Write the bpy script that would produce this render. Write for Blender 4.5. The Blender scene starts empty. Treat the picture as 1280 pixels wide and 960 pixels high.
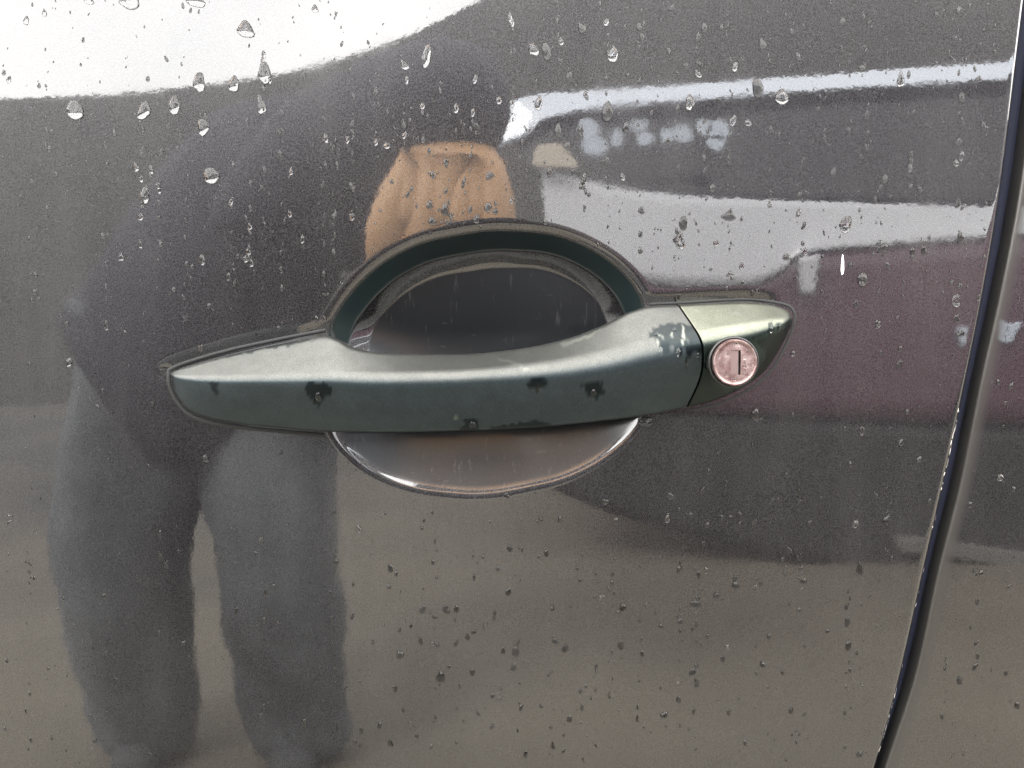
import bpy, bmesh, math, random
import numpy as np
from mathutils import Vector, Matrix
R = math.radians
random.seed(7); rng = np.random.default_rng(11)
scene = bpy.context.scene

# ------------------------------------------------------------------ camera
D, H = 0.36, 0.06                       # metres in front of and above the middle of the handle
L = math.hypot(D, H); TAN = 0.4836
GZ = -0.98                              # ground level; the handle sits 0.98 m up
cam_d = bpy.data.cameras.new('camera'); cam = bpy.data.objects.new('camera', cam_d)
scene.collection.objects.link(cam); scene.camera = cam
cam.location = (0, -D, H)
cam.rotation_euler = (math.pi/2 - math.atan2(H, D), 0, 0)
cam_d.sensor_width = 36; cam_d.lens = 18/TAN
cam_d.clip_start = 0.005; cam_d.clip_end = 2000

# ------------------------------------------------------------------ sky, sun, exposure
SUN_EL, SUN_AZ = R(46), R(-35)          # azimuth measured from +Y towards +X: the sun is behind this car, its flank in shade
world = bpy.data.worlds.new('World'); scene.world = world; world.use_nodes = True
wn = world.node_tree.nodes; wl = world.node_tree.links
bg = wn['Background']
sky = wn.new('ShaderNodeTexSky'); sky.sky_type = 'NISHITA'; sky.sun_disc = False
sky.sun_elevation = SUN_EL; sky.sun_rotation = SUN_AZ
sky.air_density = 1.0; sky.dust_density = 3.5; sky.ozone_density = 1.0
hs = wn.new('ShaderNodeHueSaturation'); hs.inputs['Saturation'].default_value = 0.42   # thin cloud cover
wl.new(sky.outputs[0], hs.inputs['Color'])
cl = wn.new('ShaderNodeTexNoise'); cl.inputs['Scale'].default_value = 2.2; cl.inputs['Detail'].default_value = 5; cl.inputs['Roughness'].default_value = .55
tcw = wn.new('ShaderNodeTexCoord'); wl.new(tcw.outputs['Generated'], cl.inputs['Vector'])
cr = wn.new('ShaderNodeValToRGB'); cr.color_ramp.elements[0].position = .3; cr.color_ramp.elements[1].position = .7
cr.color_ramp.elements[0].color = (8.4, 8.25, 8.0, 1); cr.color_ramp.elements[1].color = (11.7, 11.2, 10.5, 1); wl.new(cl.outputs['Fac'], cr.inputs[0])
cm = wn.new('ShaderNodeMix'); cm.data_type = 'RGBA'; cm.inputs[0].default_value = .7
wl.new(hs.outputs[0], cm.inputs[6]); wl.new(cr.outputs[0], cm.inputs[7]); wl.new(cm.outputs[2], bg.inputs['Color'])
bg.inputs['Strength'].default_value = 0.125
sd = bpy.data.lights.new('sun', 'SUN'); sd.energy = .8; sd.angle = R(14); sd.color = (1, .94, .86)
sun = bpy.data.objects.new('sun', sd); scene.collection.objects.link(sun)
sv = Vector((math.sin(SUN_AZ)*math.cos(SUN_EL), math.cos(SUN_AZ)*math.cos(SUN_EL), math.sin(SUN_EL)))
sun.rotation_euler = sv.to_track_quat('Z', 'Y').to_euler()
scene.view_settings.view_transform = 'Standard'; scene.view_settings.look = 'None'
scene.view_settings.gamma = 1; scene.view_settings.exposure = 3.6
scene.render.engine = 'CYCLES'
scene.cycles.use_denoising = True
scene.cycles.max_bounces = 10; scene.cycles.transmission_bounces = 8
scene.cycles.caustics_refractive = True; scene.cycles.caustics_reflective = True
scene.cycles.blur_glossy = 0.3

# ------------------------------------------------------------------ helpers
def link(o): scene.collection.objects.link(o); return o
def obj(name, verts, faces, mat, parent=None, smooth=True):
    me = bpy.data.meshes.new(name); me.from_pydata([tuple(v) for v in verts], [], [tuple(f) for f in faces]); me.update()
    if smooth: me.polygons.foreach_set('use_smooth', [True]*len(me.polygons))
    if mat: me.materials.append(mat)
    o = link(bpy.data.objects.new(name, me)); o.parent = parent
    return o
def obj_bm(name, bm, mat, parent=None, smooth=True):
    me = bpy.data.meshes.new(name); bm.to_mesh(me); bm.free()
    if smooth: me.polygons.foreach_set('use_smooth', [True]*len(me.polygons))
    if mat: me.materials.append(mat)
    o = link(bpy.data.objects.new(name, me)); o.parent = parent
    return o
def tag(o, label=None, cat=None, group=None, kind=None):
    if label: o['label'] = label
    if cat: o['category'] = cat
    if group: o['group'] = group
    if kind: o['kind'] = kind
    return o
def empty(name, loc=(0, 0, 0)):
    o = link(bpy.data.objects.new(name, None)); o.location = loc; o.empty_display_size = .02; return o

def mat(name, base=(.5,.5,.5), rough=.5, metal=0., **kw):
    m = bpy.data.materials.new(name); m.use_nodes = True
    p = m.node_tree.nodes['Principled BSDF']
    p.inputs['Base Color'].default_value = (*base, 1); p.inputs['Roughness'].default_value = rough; p.inputs['Metallic'].default_value = metal
    for k, v in kw.items(): p.inputs[k.replace('_', ' ')].default_value = v
    return m
class NT:
    """small node builder around one material"""
    def __init__(s, m): s.t = m.node_tree; s.p = s.t.nodes['Principled BSDF']; s.co = s.t.nodes.new('ShaderNodeTexCoord').outputs['Object']
    def n(s, typ, **props):
        nd = s.t.nodes.new(typ)
        for k, v in props.items(): setattr(nd, k, v)
        return nd
    def l(s, a, b): s.t.links.new(a, b)
    def noise(s, scale, detail=2, rough=.5, vec=None, stretch=None):
        nd = s.n('ShaderNodeTexNoise'); nd.inputs['Scale'].default_value = scale; nd.inputs['Detail'].default_value = detail; nd.inputs['Roughness'].default_value = rough
        v = vec or s.co
        if stretch:
            mp = s.n('ShaderNodeMapping'); mp.inputs['Scale'].default_value = stretch; s.l(v, mp.inputs[0]); v = mp.outputs[0]
        s.l(v, nd.inputs['Vector']); return nd.outputs['Fac']
    def ramp(s, fac, a, b, ca=(0,0,0), cb=(1,1,1)):
        r = s.n('ShaderNodeValToRGB'); r.color_ramp.elements[0].position = a; r.color_ramp.elements[1].position = b
        r.color_ramp.elements[0].color = (*ca, 1); r.color_ramp.elements[1].color = (*cb, 1); s.l(fac, r.inputs[0]); return r.outputs[0]
    def mapr(s, fac, a, b, c, d):
        r = s.n('ShaderNodeMapRange'); 
        for i, v in enumerate((a, b, c, d)): r.inputs[i+1].default_value = v
        s.l(fac, r.inputs[0]); return r.outputs[0]
    def mix(s, fac, a, b):
        m = s.n('ShaderNodeMix', data_type='RGBA')
        for sock, v in ((m.inputs[0], fac), (m.inputs[6], a), (m.inputs[7], b)):
            if hasattr(v, 'is_output'): s.l(v, sock)
            elif isinstance(v, tuple): sock.default_value = (*v, 1)
            else: sock.default_value = v
        return m.outputs[2]
    def mixf(s, fac, a, b):
        m = s.n('ShaderNodeMix', data_type='FLOAT')
        for sock, v in ((m.inputs[0], fac), (m.inputs[2], a), (m.inputs[3], b)):
            if hasattr(v, 'is_output'): s.l(v, sock)
            else: sock.default_value = v
        return m.outputs[0]
    def math(s, op, a, b=0.):
        m = s.n('ShaderNodeMath', operation=op)
        for sock, v in ((m.inputs[0], a), (m.inputs[1], b)):
            if hasattr(v, 'is_output'): s.l(v, sock)
            else: sock.default_value = v
        return m.outputs[0]
    def attr(s, name):
        a = s.n('ShaderNodeAttribute', attribute_name=name); return a.outputs['Fac']
    def bump(s, h, strength, dist, sock='Normal'):
        b = s.n('ShaderNodeBump'); b.inputs['Strength'].default_value = strength; b.inputs['Distance'].default_value = dist
        s.l(h, b.inputs['Height']); s.l(b.outputs[0], s.p.inputs[sock]); return b

# ------------------------------------------------------------------ the door's gentle curve and the picture's rays
RV, RH = 2.8, 9.0
def base_y(x, z): return z*z/(2*RV) + x*x/(2*RH)
CAM = np.array([0., -D, H]); FW = np.array([0., D, -H])/L; UP = np.array([0., H, D])/L
def ray(px, py):
    px = np.asarray(px, float); py = np.asarray(py, float)
    return FW + ((px-640)/640*TAN)[..., None]*np.array([1., 0, 0]) + ((480-py)/640*TAN)[..., None]*UP
def unproj(px, py, y):                  # point of that sight line at depth y
    d = ray(px, py); t = (np.asarray(y, float)+D)/d[..., 1]
    return CAM + d*t[..., None]
def surf(px, py):                       # point of that sight line on the door's skin, recesses ignored
    y = np.zeros(np.shape(px))
    for _ in range(4):
        P = unproj(px, py, y); y = base_y(P[..., 0], P[..., 2])
    return P
def spline(t, ys, q):                   # monotone-ish cubic Hermite through ys
    t = np.asarray(t, float); ys = np.asarray(ys, float); q = np.asarray(q, float)
    h = np.diff(t); s = np.diff(ys)/h
    m = np.empty_like(ys); m[0] = s[0]; m[-1] = s[-1]
    for i in range(1, len(ys)-1):
        m[i] = 0 if s[i-1]*s[i] <= 0 else (h[i-1]+h[i])*3/((2*h[i]+h[i-1])/s[i-1] + (h[i]+2*h[i-1])/s[i])
    i = np.clip(np.searchsorted(t, q, 'right')-1, 0, len(h)-1); u = (q-t[i])/h[i]
    return (2*u**3-3*u**2+1)*ys[i] + (u**3-2*u**2+u)*h[i]*m[i] + (-2*u**3+3*u**2)*ys[i+1] + (u**3-u**2)*h[i]*m[i+1]
def sstep(a, b, x):
    u = np.clip((x-a)/(b-a), 0, 1); return u*u*(3-2*u)
def poly_dist(px, py, poly):            # signed distance (negative inside) to a closed outline
    poly = np.asarray(poly, float); d = np.full(np.shape(px), 1e9); inside = np.zeros(np.shape(px), bool)
    for i in range(len(poly)):
        a, b = poly[i-1], poly[i]; e = b-a; wx, wy = px-a[0], py-a[1]
        u = np.clip((wx*e[0]+wy*e[1])/(e@e+1e-18), 0, 1)
        d = np.minimum(d, np.hypot(wx-u*e[0], wy-u*e[1]))
        c = (a[1] > py) != (b[1] > py)
        inside ^= c & (px < (b[0]-a[0])*(py-a[1])/(b[1]-a[1]+1e-18)+a[0])
    return np.where(inside, -d, d)

# recess outline, traced once in the picture and then kept in metres on the door
REC = np.array([(404,440),(406,415),(418,390),(440,360),(475,328),(520,304),(580,290),(640,286),(700,293),(745,312),(780,338),(803,368),(813,395),
                (817,440),(812,490),(797,526),(760,564),(710,592),(650,607),(570,613),(510,604),(465,585),(437,562),(420,540),(408,500)], float)
rp = surf(REC[:, 0], REC[:, 1]); rc = surf(np.array(612.), np.array(450.))
RCX, RCZ = rc[0], rc[2]
ra = np.arctan2(rp[:, 2]-RCZ, rp[:, 0]-RCX); rr = np.hypot(rp[:, 2]-RCZ, rp[:, 0]-RCX)
o_ = np.argsort(ra); ra, rr = ra[o_], rr[o_]
ra3 = np.concatenate([ra-2*np.pi, ra, ra+2*np.pi]); rr3 = np.concatenate([rr]*3)
_q = np.linspace(-np.pi, np.pi, 721); _rq = spline(ra3, rr3, _q)
_k = np.hanning(41); _k /= _k.sum(); _rq = np.convolve(np.concatenate([_rq[-21:-1], _rq, _rq[1:21]]), _k, 'valid')
def rec_r(th): return np.interp(th, _q, _rq)
# outline of the handle's two fixed ends (the seat is pressed in around them)
SEAT_L = [(213,467),(222,462),(240,456),(290,442),(350,429),(410,419),(440,440),(440,541),(405,541),(350,537),(290,530),(240,516),(222,494)]
SEAT_R = [(790,392),(812,383),(849,382),(880,380),(930,378),(965,381),(985,388),(991,399),(986,415),(976,436),(957,466),(932,485),(895,502),(858,511),(805,521),(790,500)]
def to_xz(poly):
    P = surf(np.array([p[0] for p in poly], float), np.array([p[1] for p in poly], float)); return np.stack([P[:, 0], P[:, 2]], 1)
SL, SR = to_xz(SEAT_L), to_xz(SEAT_R)
_m = to_xz([(205,472),(230,485),(330,485),(440,488),(790,455),(880,440),(960,422),(995,402)]); ZCX, ZCZ = _m[:, 0], _m[:, 1]   # the handle's middle line
WALL_S = np.linspace(0, .017, 341)       # the cup's upper wall: steep band, shallow band, crease, flat floor
_sl = np.interp(WALL_S, [0, .0012, .0068, .0080, .0136, .0146, .017], [.2, 1.3, 1.25, .52, .30, 0, 0])
WALL_F = np.concatenate([[0], np.cumsum((_sl[1:]+_sl[:-1])/2)]); WALL_F /= WALL_F[-1]
def door_y(x, z, detail=True):
    y = base_y(x, z)
    if not detail: return y
    dx, dz = x-RCX, z-RCZ; th = np.arctan2(dz, dx); r = np.hypot(dx, dz); ro = rec_r(th)
    s = (ro-r)                                    # metres inside the outline
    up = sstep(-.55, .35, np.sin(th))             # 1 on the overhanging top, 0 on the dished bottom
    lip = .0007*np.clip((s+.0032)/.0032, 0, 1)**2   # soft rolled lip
    u = np.clip(s/.0435, 0, 1)
    dep = .0070+.0053*sstep(-.036, .009, dz)
    y = y + lip + np.where(s > 0, dep*(up*np.interp(s, WALL_S, WALL_F)+(1-up)*(1-(1-u)**2)), 0)
    # shallow seat pressed in round the handle's ends
    fade = 1-sstep(-.002, .004, s)
    for S, wd in ((SL, .0062), (SR, .0052)):
        dd = poly_dist(x, z, S); zc = np.interp(x, ZCX, ZCZ); y = y + .0009*(1-sstep(.0002, wd, dd))*fade*sstep(-.001, .006, z-zc)*(1-sstep(.084, .093, x))
    return y
def door_normal(x, z, e=.0003):
    nx = (door_y(x+e, z)-door_y(x-e, z))/(2*e); nz = (door_y(x, z+e)-door_y(x, z-e))/(2*e)
    n = np.stack([nx, -np.ones_like(nx), nz], -1); return n/np.linalg.norm(n, axis=-1, keepdims=True)

# ------------------------------------------------------------------ materials of the car in front of us
def paint_material(name, base, flake, tint, seat=False):
    m = mat(name, base, .42, .85, Coat_Weight=1., Coat_Roughness=.025, Coat_IOR=1.75)
    m.node_tree.nodes['Principled BSDF'].inputs['IOR'].default_value = 1.5
    k = NT(m)
    f1 = k.noise(1900, 1, .6); f2 = k.noise(5200, 0)
    fl = k.math('MULTIPLY', k.mapr(f1, .3, .75, .55, 1.6), k.mapr(f2, .3, .7, .6, 1.5))
    big = k.noise(14, 4, .6)                                             # uneven film of old water and road dirt
    streak = k.noise(60, 3, .6, stretch=(1, 1, .12))
    film = k.math('MULTIPLY', k.mapr(big, .35, .7, .2, 1.), k.mapr(streak, .35, .7, .3, 1.))
    c = k.mix(fl, (0, 0, 0), tuple(flake)); 
    mx = k.n('ShaderNodeMix', data_type='RGBA', blend_type='MULTIPLY'); mx.inputs[0].default_value = 1; mx.inputs[7].default_value = (*tint, 1)
    cc = k.n('ShaderNodeVectorMath', operation='SCALE'); cc.inputs[0].default_value = base; k.l(fl, cc.inputs['Scale'])
    col = k.mix(k.math('MULTIPLY', film, .27), cc.outputs[0], tint)
    k.l(col, k.p.inputs['Base Color'])
    k.l(k.mapr(film, 0, 1, .35, .5), k.p.inputs['Roughness'])
    sc = k.attr('scuffed_dark'); hair = k.noise(500, 3, .7, stretch=(1, 1, .16)); hair2 = k.noise(650, 3, .7, stretch=(.2, 1, 1))
    scr = k.math('MAXIMUM', k.mapr(hair, .62, .72, 0, 1), k.mapr(hair2, .66, .76, 0, 1))
    k.l(k.mixf(k.math('MAXIMUM', sc, k.attr('edge_tone')), 1., .16), k.p.inputs['Coat Weight']); k.l(k.mixf(sc, k.mapr(film, 0, 1, .015, .06), .22), k.p.inputs['Coat Roughness'])
    k.l(k.mix(k.attr('edge_tone'), k.mix(k.math('MULTIPLY', sc, .92), col, k.mix(k.math('MULTIPLY', scr, .5), (.0082, .0102, .0125), (.05, .05, .055))), (.026, .0245, .0225)), k.p.inputs['Base Color'])
    k.l(k.mixf(k.attr('edge_tone'), k.mixf(sc, .85, .95), .3), k.p.inputs['Metallic'])
    lk = k.p.inputs['Base Color'].links[0].from_socket; shade_ = k.attr('lip_shade'); k.l(k.mix(shade_, lk, (.0038, .0118, .0140)), k.p.inputs['Base Color'])
    for nm, v in (('Metallic', .25), ('Coat Weight', .30)): lk = k.p.inputs[nm].links[0].from_socket; k.l(k.mixf(shade_, lk, v), k.p.inputs[nm])
    k.bump(f1, .22, .0002)                                               # flakes tip this way and that under the lacquer
    peel = k.noise(420, 2, .5)
    b = k.n('ShaderNodeBump'); b.inputs['Strength'].default_value = .02; b.inputs['Distance'].default_value = .0002
    k.l(peel, b.inputs['Height']); k.l(b.outputs[0], k.p.inputs['Coat Normal'])
    return m
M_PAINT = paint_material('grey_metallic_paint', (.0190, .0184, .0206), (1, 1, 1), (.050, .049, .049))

# ------------------------------------------------------------------ door panel and its neighbour across the gap
GAPY = [-420,-180,75,240,360,480,600,720,840,960,1200,1500]
GAPL = [1330,1306,1275,1254,1234,1210,1184,1157,1130,1097,1020,905]
GAPR = [1352,1328,1297,1275,1252.5,1226,1202,1172,1146,1107,1030,915]
gl = surf(np.array(GAPL, float), np.array(GAPY, float)); gr = surf(np.array(GAPR, float), np.array(GAPY, float))
def edge_l(z): return spline(gl[::-1, 2], gl[::-1, 0], np.clip(z, gl[-1, 2], gl[0, 2]))
def edge_r(z): return spline(gr[::-1, 2], gr[::-1, 0], np.clip(z, gr[-1, 2], gr[0, 2]))
def grid_faces(nx, nz, flip=False):
    i, j = np.meshgrid(np.arange(nx-1), np.arange(nz-1), indexing='ij'); a = (i*nz+j).ravel()
    f = np.stack([a, a+nz, a+nz+1, a+1], 1); return f[:, ::-1] if flip else f
def fast_mesh(name, V, F, m, parent):
    me = bpy.data.meshes.new(name); V = np.asarray(V, np.float32); F = np.asarray(F, np.int32)
    me.vertices.add(len(V)); me.vertices.foreach_set('co', V.ravel())
    me.loops.add(F.size); me.loops.foreach_set('vertex_index', F.ravel())
    me.polygons.add(len(F)); me.polygons.foreach_set('loop_start', np.arange(0, F.size, F.shape[1], dtype=np.int32))
    me.update(calc_edges=True); me.polygons.foreach_set('use_smooth', np.ones(len(F), bool)); me.validate()
    me.materials.append(m); o = link(bpy.data.objects.new(name, me)); o.parent = parent; return o

door = empty('car_door', (0, 0, GZ+.35))
tag(door, 'dark grey metallic car door with pull handle and key lock', 'car door')
bpy.context.view_layer.update()
def keep(o, parent):                                                    # parent without moving
    o.parent = parent; o.matrix_parent_inverse = Matrix.Translation(-parent.location); return o

zmin, zmax = -.70, .40
xs = np.concatenate([np.linspace(-1.1, -.132, 70)[:-1], np.linspace(-.132, .105, 500)[:-1], np.linspace(.105, .16, 60)])
zs = np.concatenate([np.linspace(zmin, -.050, 70)[:-1], np.linspace(-.050, .062, 260)[:-1], np.linspace(.062, zmax, 50)])
X, Z = np.meshgrid(xs, zs, indexing='ij')
E0, x0 = .16, .06
RE = .0022
er = edge_l(Z)-.0004
Xw = np.where(X > x0, x0+(X-x0)*(er-RE-x0)/(E0-x0), X)
Y = door_y(Xw, Z)
# rolled edge: quarter turn, then a return flange into the gap
cols = []
for a in np.linspace(0, 90, 9)[1:]:
    cols.append((er[-1]-RE+RE*math.sin(R(a)), Z[-1], base_y(er[-1], Z[-1])+RE*(1-math.cos(R(a)))))
cols.append((er[-1], Z[-1], base_y(er[-1], Z[-1])+.02))
Vx = np.concatenate([Xw]+[c[0][None] for c in cols]); Vz = np.concatenate([Z]+[c[1][None] for c in cols]); Vy = np.concatenate([Y]+[c[2][None] for c in cols])
V = np.stack([Vx.ravel(), Vy.ravel(), Vz.ravel()], 1)
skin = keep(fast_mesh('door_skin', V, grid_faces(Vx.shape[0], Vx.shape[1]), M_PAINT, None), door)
_r = rec_r(np.arctan2(V[:, 2]-RCZ, V[:, 0]-RCX))-np.hypot(V[:, 2]-RCZ, V[:, 0]-RCX)
_u = sstep(-.55, .35, np.sin(np.arctan2(V[:, 2]-RCZ, V[:, 0]-RCX)))
skin.data.attributes.new('lip_shade', 'FLOAT', 'POINT').data.foreach_set('value', (_u*sstep(.0006, .0014, _r)*(1-sstep(.0072, .0082, _r))).astype(np.float32))   # petrol-dark shade and reflection under the lip, painted into the colour
skin.data.attributes.new('scuffed_dark', 'FLOAT', 'POINT').data.foreach_set('value', (_u*sstep(.0136, .0147, _r)+(1-_u)*.82*sstep(-.0002, .0020, _r)).astype(np.float32))   # scuffed cup floor and dish, toned darker than the outer paint

rear = empty('rear_side_panel', (.3, 0, GZ+.35))
tag(rear, 'grey side panel of the car beyond the dark door gap', 'car panel')
xr = np.concatenate([np.linspace(0, .04, 12)[:-1], np.linspace(.04, .85, 40)])
zr = np.linspace(zmin, zmax, 160)
S_, Zr = np.meshgrid(xr, zr, indexing='ij'); e2 = edge_r(Zr); RE2 = .0013
Xr = e2+RE2+S_; Yr = base_y(Xr, Zr)
cols = []
for a in np.linspace(0, 90, 11)[:0:-1]:
    cols.append((e2[0]+RE2-RE2*math.sin(R(a)), Zr[0], base_y(e2[0], Zr[0])+RE2*(1-math.cos(R(a)))))
cols.insert(0, (e2[0], Zr[0], base_y(e2[0], Zr[0])+.024))
Vx = np.concatenate([c[0][None] for c in cols]+[Xr]); Vz = np.concatenate([c[1][None] for c in cols]+[Zr]); Vy = np.concatenate([c[2][None] for c in cols]+[Yr])
rs_ = keep(fast_mesh('panel_skin', np.stack([Vx.ravel(), Vy.ravel(), Vz.ravel()], 1), grid_faces(*Vx.shape), M_PAINT, None), rear)
_d = (Vx-np.concatenate([np.repeat(e2[:1], len(cols), 0), e2])).ravel()
rs_.data.attributes.new('edge_tone', 'FLOAT', 'POINT').data.foreach_set('value', (1-sstep(.0012, .0032, _d)).astype(np.float32))   # paler, duller tone along the turned edge
# dark rubber seal deep in the gap
M_SEAL = mat('navy_black_rubber', (.0022, .0045, .019), .8)
sv_, sf_ = [], []
for i, z in enumerate(zr[::4]):
    a, b = float(edge_l(z)), float(edge_r(z)); y0 = float(base_y(a, z))
    for u, yy in ((-.004, .0115), (.0, .0105), (.35, .0095), (.7, .0085), (1., .0085), (1.3, .012)):
        sv_.append(((a-.004 if u < 0 else b+.003 if u > 1.2 else a+(b-a)*u), y0+yy, z))
    if i: k = (i-1)*6; sf_ += [(k+j, k+j+1, k+j+7, k+j+6) for j in range(5)]
keep(obj('door_seal', sv_, sf_, M_SEAL), rear)
# bare flecks where the lacquer has chipped along the door's edge
M_CHIP = mat('bare_primer', (.62, .6, .57), .6)
bm = bmesh.new()
for _ in range(50):
    py = random.choice([random.uniform(500, 960), random.gauss(560, 40), random.gauss(910, 25)]); z = float(surf(np.array(1150.), np.array(py))[2])
    a = R(random.uniform(35, 80)); e = float(edge_l(z))-.0004
    c = Vector((e-RE+RE*math.sin(a), float(base_y(e, z))+RE*(1-math.cos(a)), z)); n = Vector((math.sin(a), -math.cos(a), 0))
    t = Vector((math.cos(a), math.sin(a), 0)); w = random.uniform(.0001, .0004); h = random.uniform(.0002, .001)*random.choice([1, 1, 2])
    sl = (float(edge_l(z+.01))-float(edge_l(z)))/.01
    ring = [bm.verts.new(c+n*.00004+t*w*math.cos(q)*random.uniform(.6, 1.1)+Vector((sl, 0, 1))*h*math.sin(q)) for q in np.linspace(0, 2*math.pi, 8)[:-1]]
    top = bm.verts.new(c+n*.0001)
    for i in range(7): bm.faces.new((ring[i-1], ring[i], top))
tag(keep(obj_bm('edge_chips', bm, M_CHIP, smooth=False), door), kind='stuff')

P_ = surf(np.array([1052.2, 1051.0, 1051.6, 1053.0, 1054.0, 1054.9, 1055.0, 1053.9]), np.array([343.5, 338., 326, 317.5, 319, 327, 337, 342.5]))
o = keep(obj('paint_scratch', [(p[0], p[1]-.00006, p[2]) for p in P_], [tuple(range(8))], mat('scratched_primer', (.7, .7, .68), .6), smooth=False), door); o['label'] = 'short white upright scratch through the paint'
# ------------------------------------------------------------------ handle: a lofted bar
def handle_paint(name, dust_col, lit_dust_top, clean, rough=(.5, .22)):
    m = mat(name, clean, .4, .85, Coat_Weight=.5, Coat_Roughness=.2)
    k = NT(m); wet = k.attr('wet'); chip = k.attr('chip')
    n1 = k.noise(2600, 2, .6); n2 = k.noise(90, 4, .6)
    spk = k.noise(900, 2, .7)
    n3 = k.noise(260, 4, .65); d = k.math('MULTIPLY', k.math('MULTIPLY', k.mapr(n2, .3, .7, .88, 1.06), k.mapr(n1, .3, .7, .75, 1.25)), k.mapr(n3, .35, .7, .93, 1.07))
    gn = k.n('ShaderNodeNewGeometry'); sx_ = k.n('ShaderNodeSeparateXYZ'); k.l(gn.outputs['Normal'], sx_.inputs[0])
    dcol = k.mix(k.mapr(sx_.outputs['Z'], .05, .55, 0, 1), dust_col, lit_dust_top)  # tops paler: settled dust with sky light painted into the colour
    sc = k.n('ShaderNodeVectorMath', operation='SCALE'); k.l(dcol, sc.inputs[0]); k.l(d, sc.inputs['Scale'])
    col = k.mix(wet, sc.outputs[0], clean); col = k.mix(chip, col, (.16, .17, .15))
    k.l(col, k.p.inputs['Base Color']); 
    k.l(k.mixf(wet, rough[0], rough[1]), k.p.inputs['Roughness'])
    k.l(k.mixf(wet, .06, .05), k.p.inputs['Coat Weight']); k.l(k.mixf(wet, .35, .06), k.p.inputs['Coat Roughness'])
    k.bump(n1, .12, .0001)
    return m
M_GRIP = handle_paint('dusty_green_grey_paint', (.0265, .0365, .0415), (.062, .064, .060), (.004, .008, .0095), rough=(.41, .3))
M_COVER = handle_paint('cleaner_green_grey_paint', (.016, .026, .024), (.110, .114, .090), (.004, .007, .007), rough=(.30, .22))

def arc_section(pts, segs, rads, kf=7):
    """closed 3-D section through pts with rounded corners; segs = points along each side"""
    n = len(pts); out = []
    for i in range(n):
        c, a, b = pts[i], pts[i-1], pts[(i+1) % n]
        la, lb = np.linalg.norm(a-c), np.linalg.norm(b-c)
        p0 = c+(a-c)*min(.47, rads[i]/max(la, 1e-9)); p2 = c+(b-c)*min(.47, rads[i]/max(lb, 1e-9))
        for u in np.linspace(0, 1, kf): out.append((1-u)**2*p0+2*u*(1-u)*c+u*u*p2)
        # straight run to the next corner
        d = pts[(i+2) % n]; l2 = np.linalg.norm(b-c)
        q = b+(c-b)*min(.47, rads[(i+1) % n]/max(l2, 1e-9))
        for u in np.linspace(0, 1, segs[i]+2)[1:-1]: out.append(p2+(q-p2)*u)
    return out
def loft(st, nt, dome=.0012, tsamp=None):
    st = {k: np.array(v, float) for k, v in st.items()}; n = len(st['T']); t = np.arange(n)
    q = tsamp if tsamp is not None else np.linspace(0, n-1, nt)
    g = lambda a: spline(t, a, q)
    T = unproj(g(st['T'][:, 0]), g(st['T'][:, 1]), g(st['yT'])); Rg = unproj(g(st['R'][:, 0]), g(st['R'][:, 1]), g(st['yR']))
    B = unproj(g(st['B'][:, 0]), g(st['B'][:, 1]), g(st['yB']))
    mx = (g(st['R'][:, 0])+g(st['B'][:, 0]))/2 + g(st['bul']); my = (g(st['R'][:, 1])+g(st['B'][:, 1]))/2
    Mi = unproj(mx, my, g(st['yR'])*.55+g(st['yB'])*.45 - g(st['dome']))
    yK = g(st['yK'])
    B2 = B.copy(); B2[:, 1] = np.maximum(yK, B[:, 1]+.001); B2[:, 2] += g(st['tuck'])*.8
    T2 = T.copy(); T2[:, 1] = np.maximum(yK, T[:, 1]+.001); T2[:, 2] -= g(st['tuck'])
    rT, rR, rM, rB = g(st['rT']), g(st['rR']), .012, g(st['rB'])
    rings = [arc_section([T[i], Rg[i], Mi[i], B[i], B2[i], T2[i]], [16, 12, 12, 3, 6, 3], [rT[i], rR[i], rM, rB[i], .0015, .001]) for i in range(len(q))]
    m = len(rings[0]); V = [p for r in rings for p in r]; F = []
    for i in range(len(q)-1):
        for j in range(m):
            F.append((i*m+j, (i+1)*m+j, (i+1)*m+(j+1) % m, i*m+(j+1) % m))
    c0 = len(V); V.append(np.mean(rings[0], 0)); c1 = len(V); V.append(np.mean(rings[-1], 0))
    caps = [(c0, j, (j+1) % m) for j in range(m)] + [(c1, (len(q)-1)*m+(j+1) % m, (len(q)-1)*m+j) for j in range(m)]
    return V, F, caps
def loft_obj(name, V, F, caps, m, parent):
    o = obj(name, V, [f[::-1] for f in F]+[c[::-1] for c in caps], m); keep(o, parent)
    bm = bmesh.new(); bm.from_mesh(o.data); bmesh.ops.recalc_face_normals(bm, faces=bm.faces[:]); bm.to_mesh(o.data); bm.free()
    for p in o.data.polygons:
        if len(p.vertices) == 3: p.use_smooth = False
    return o
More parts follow.
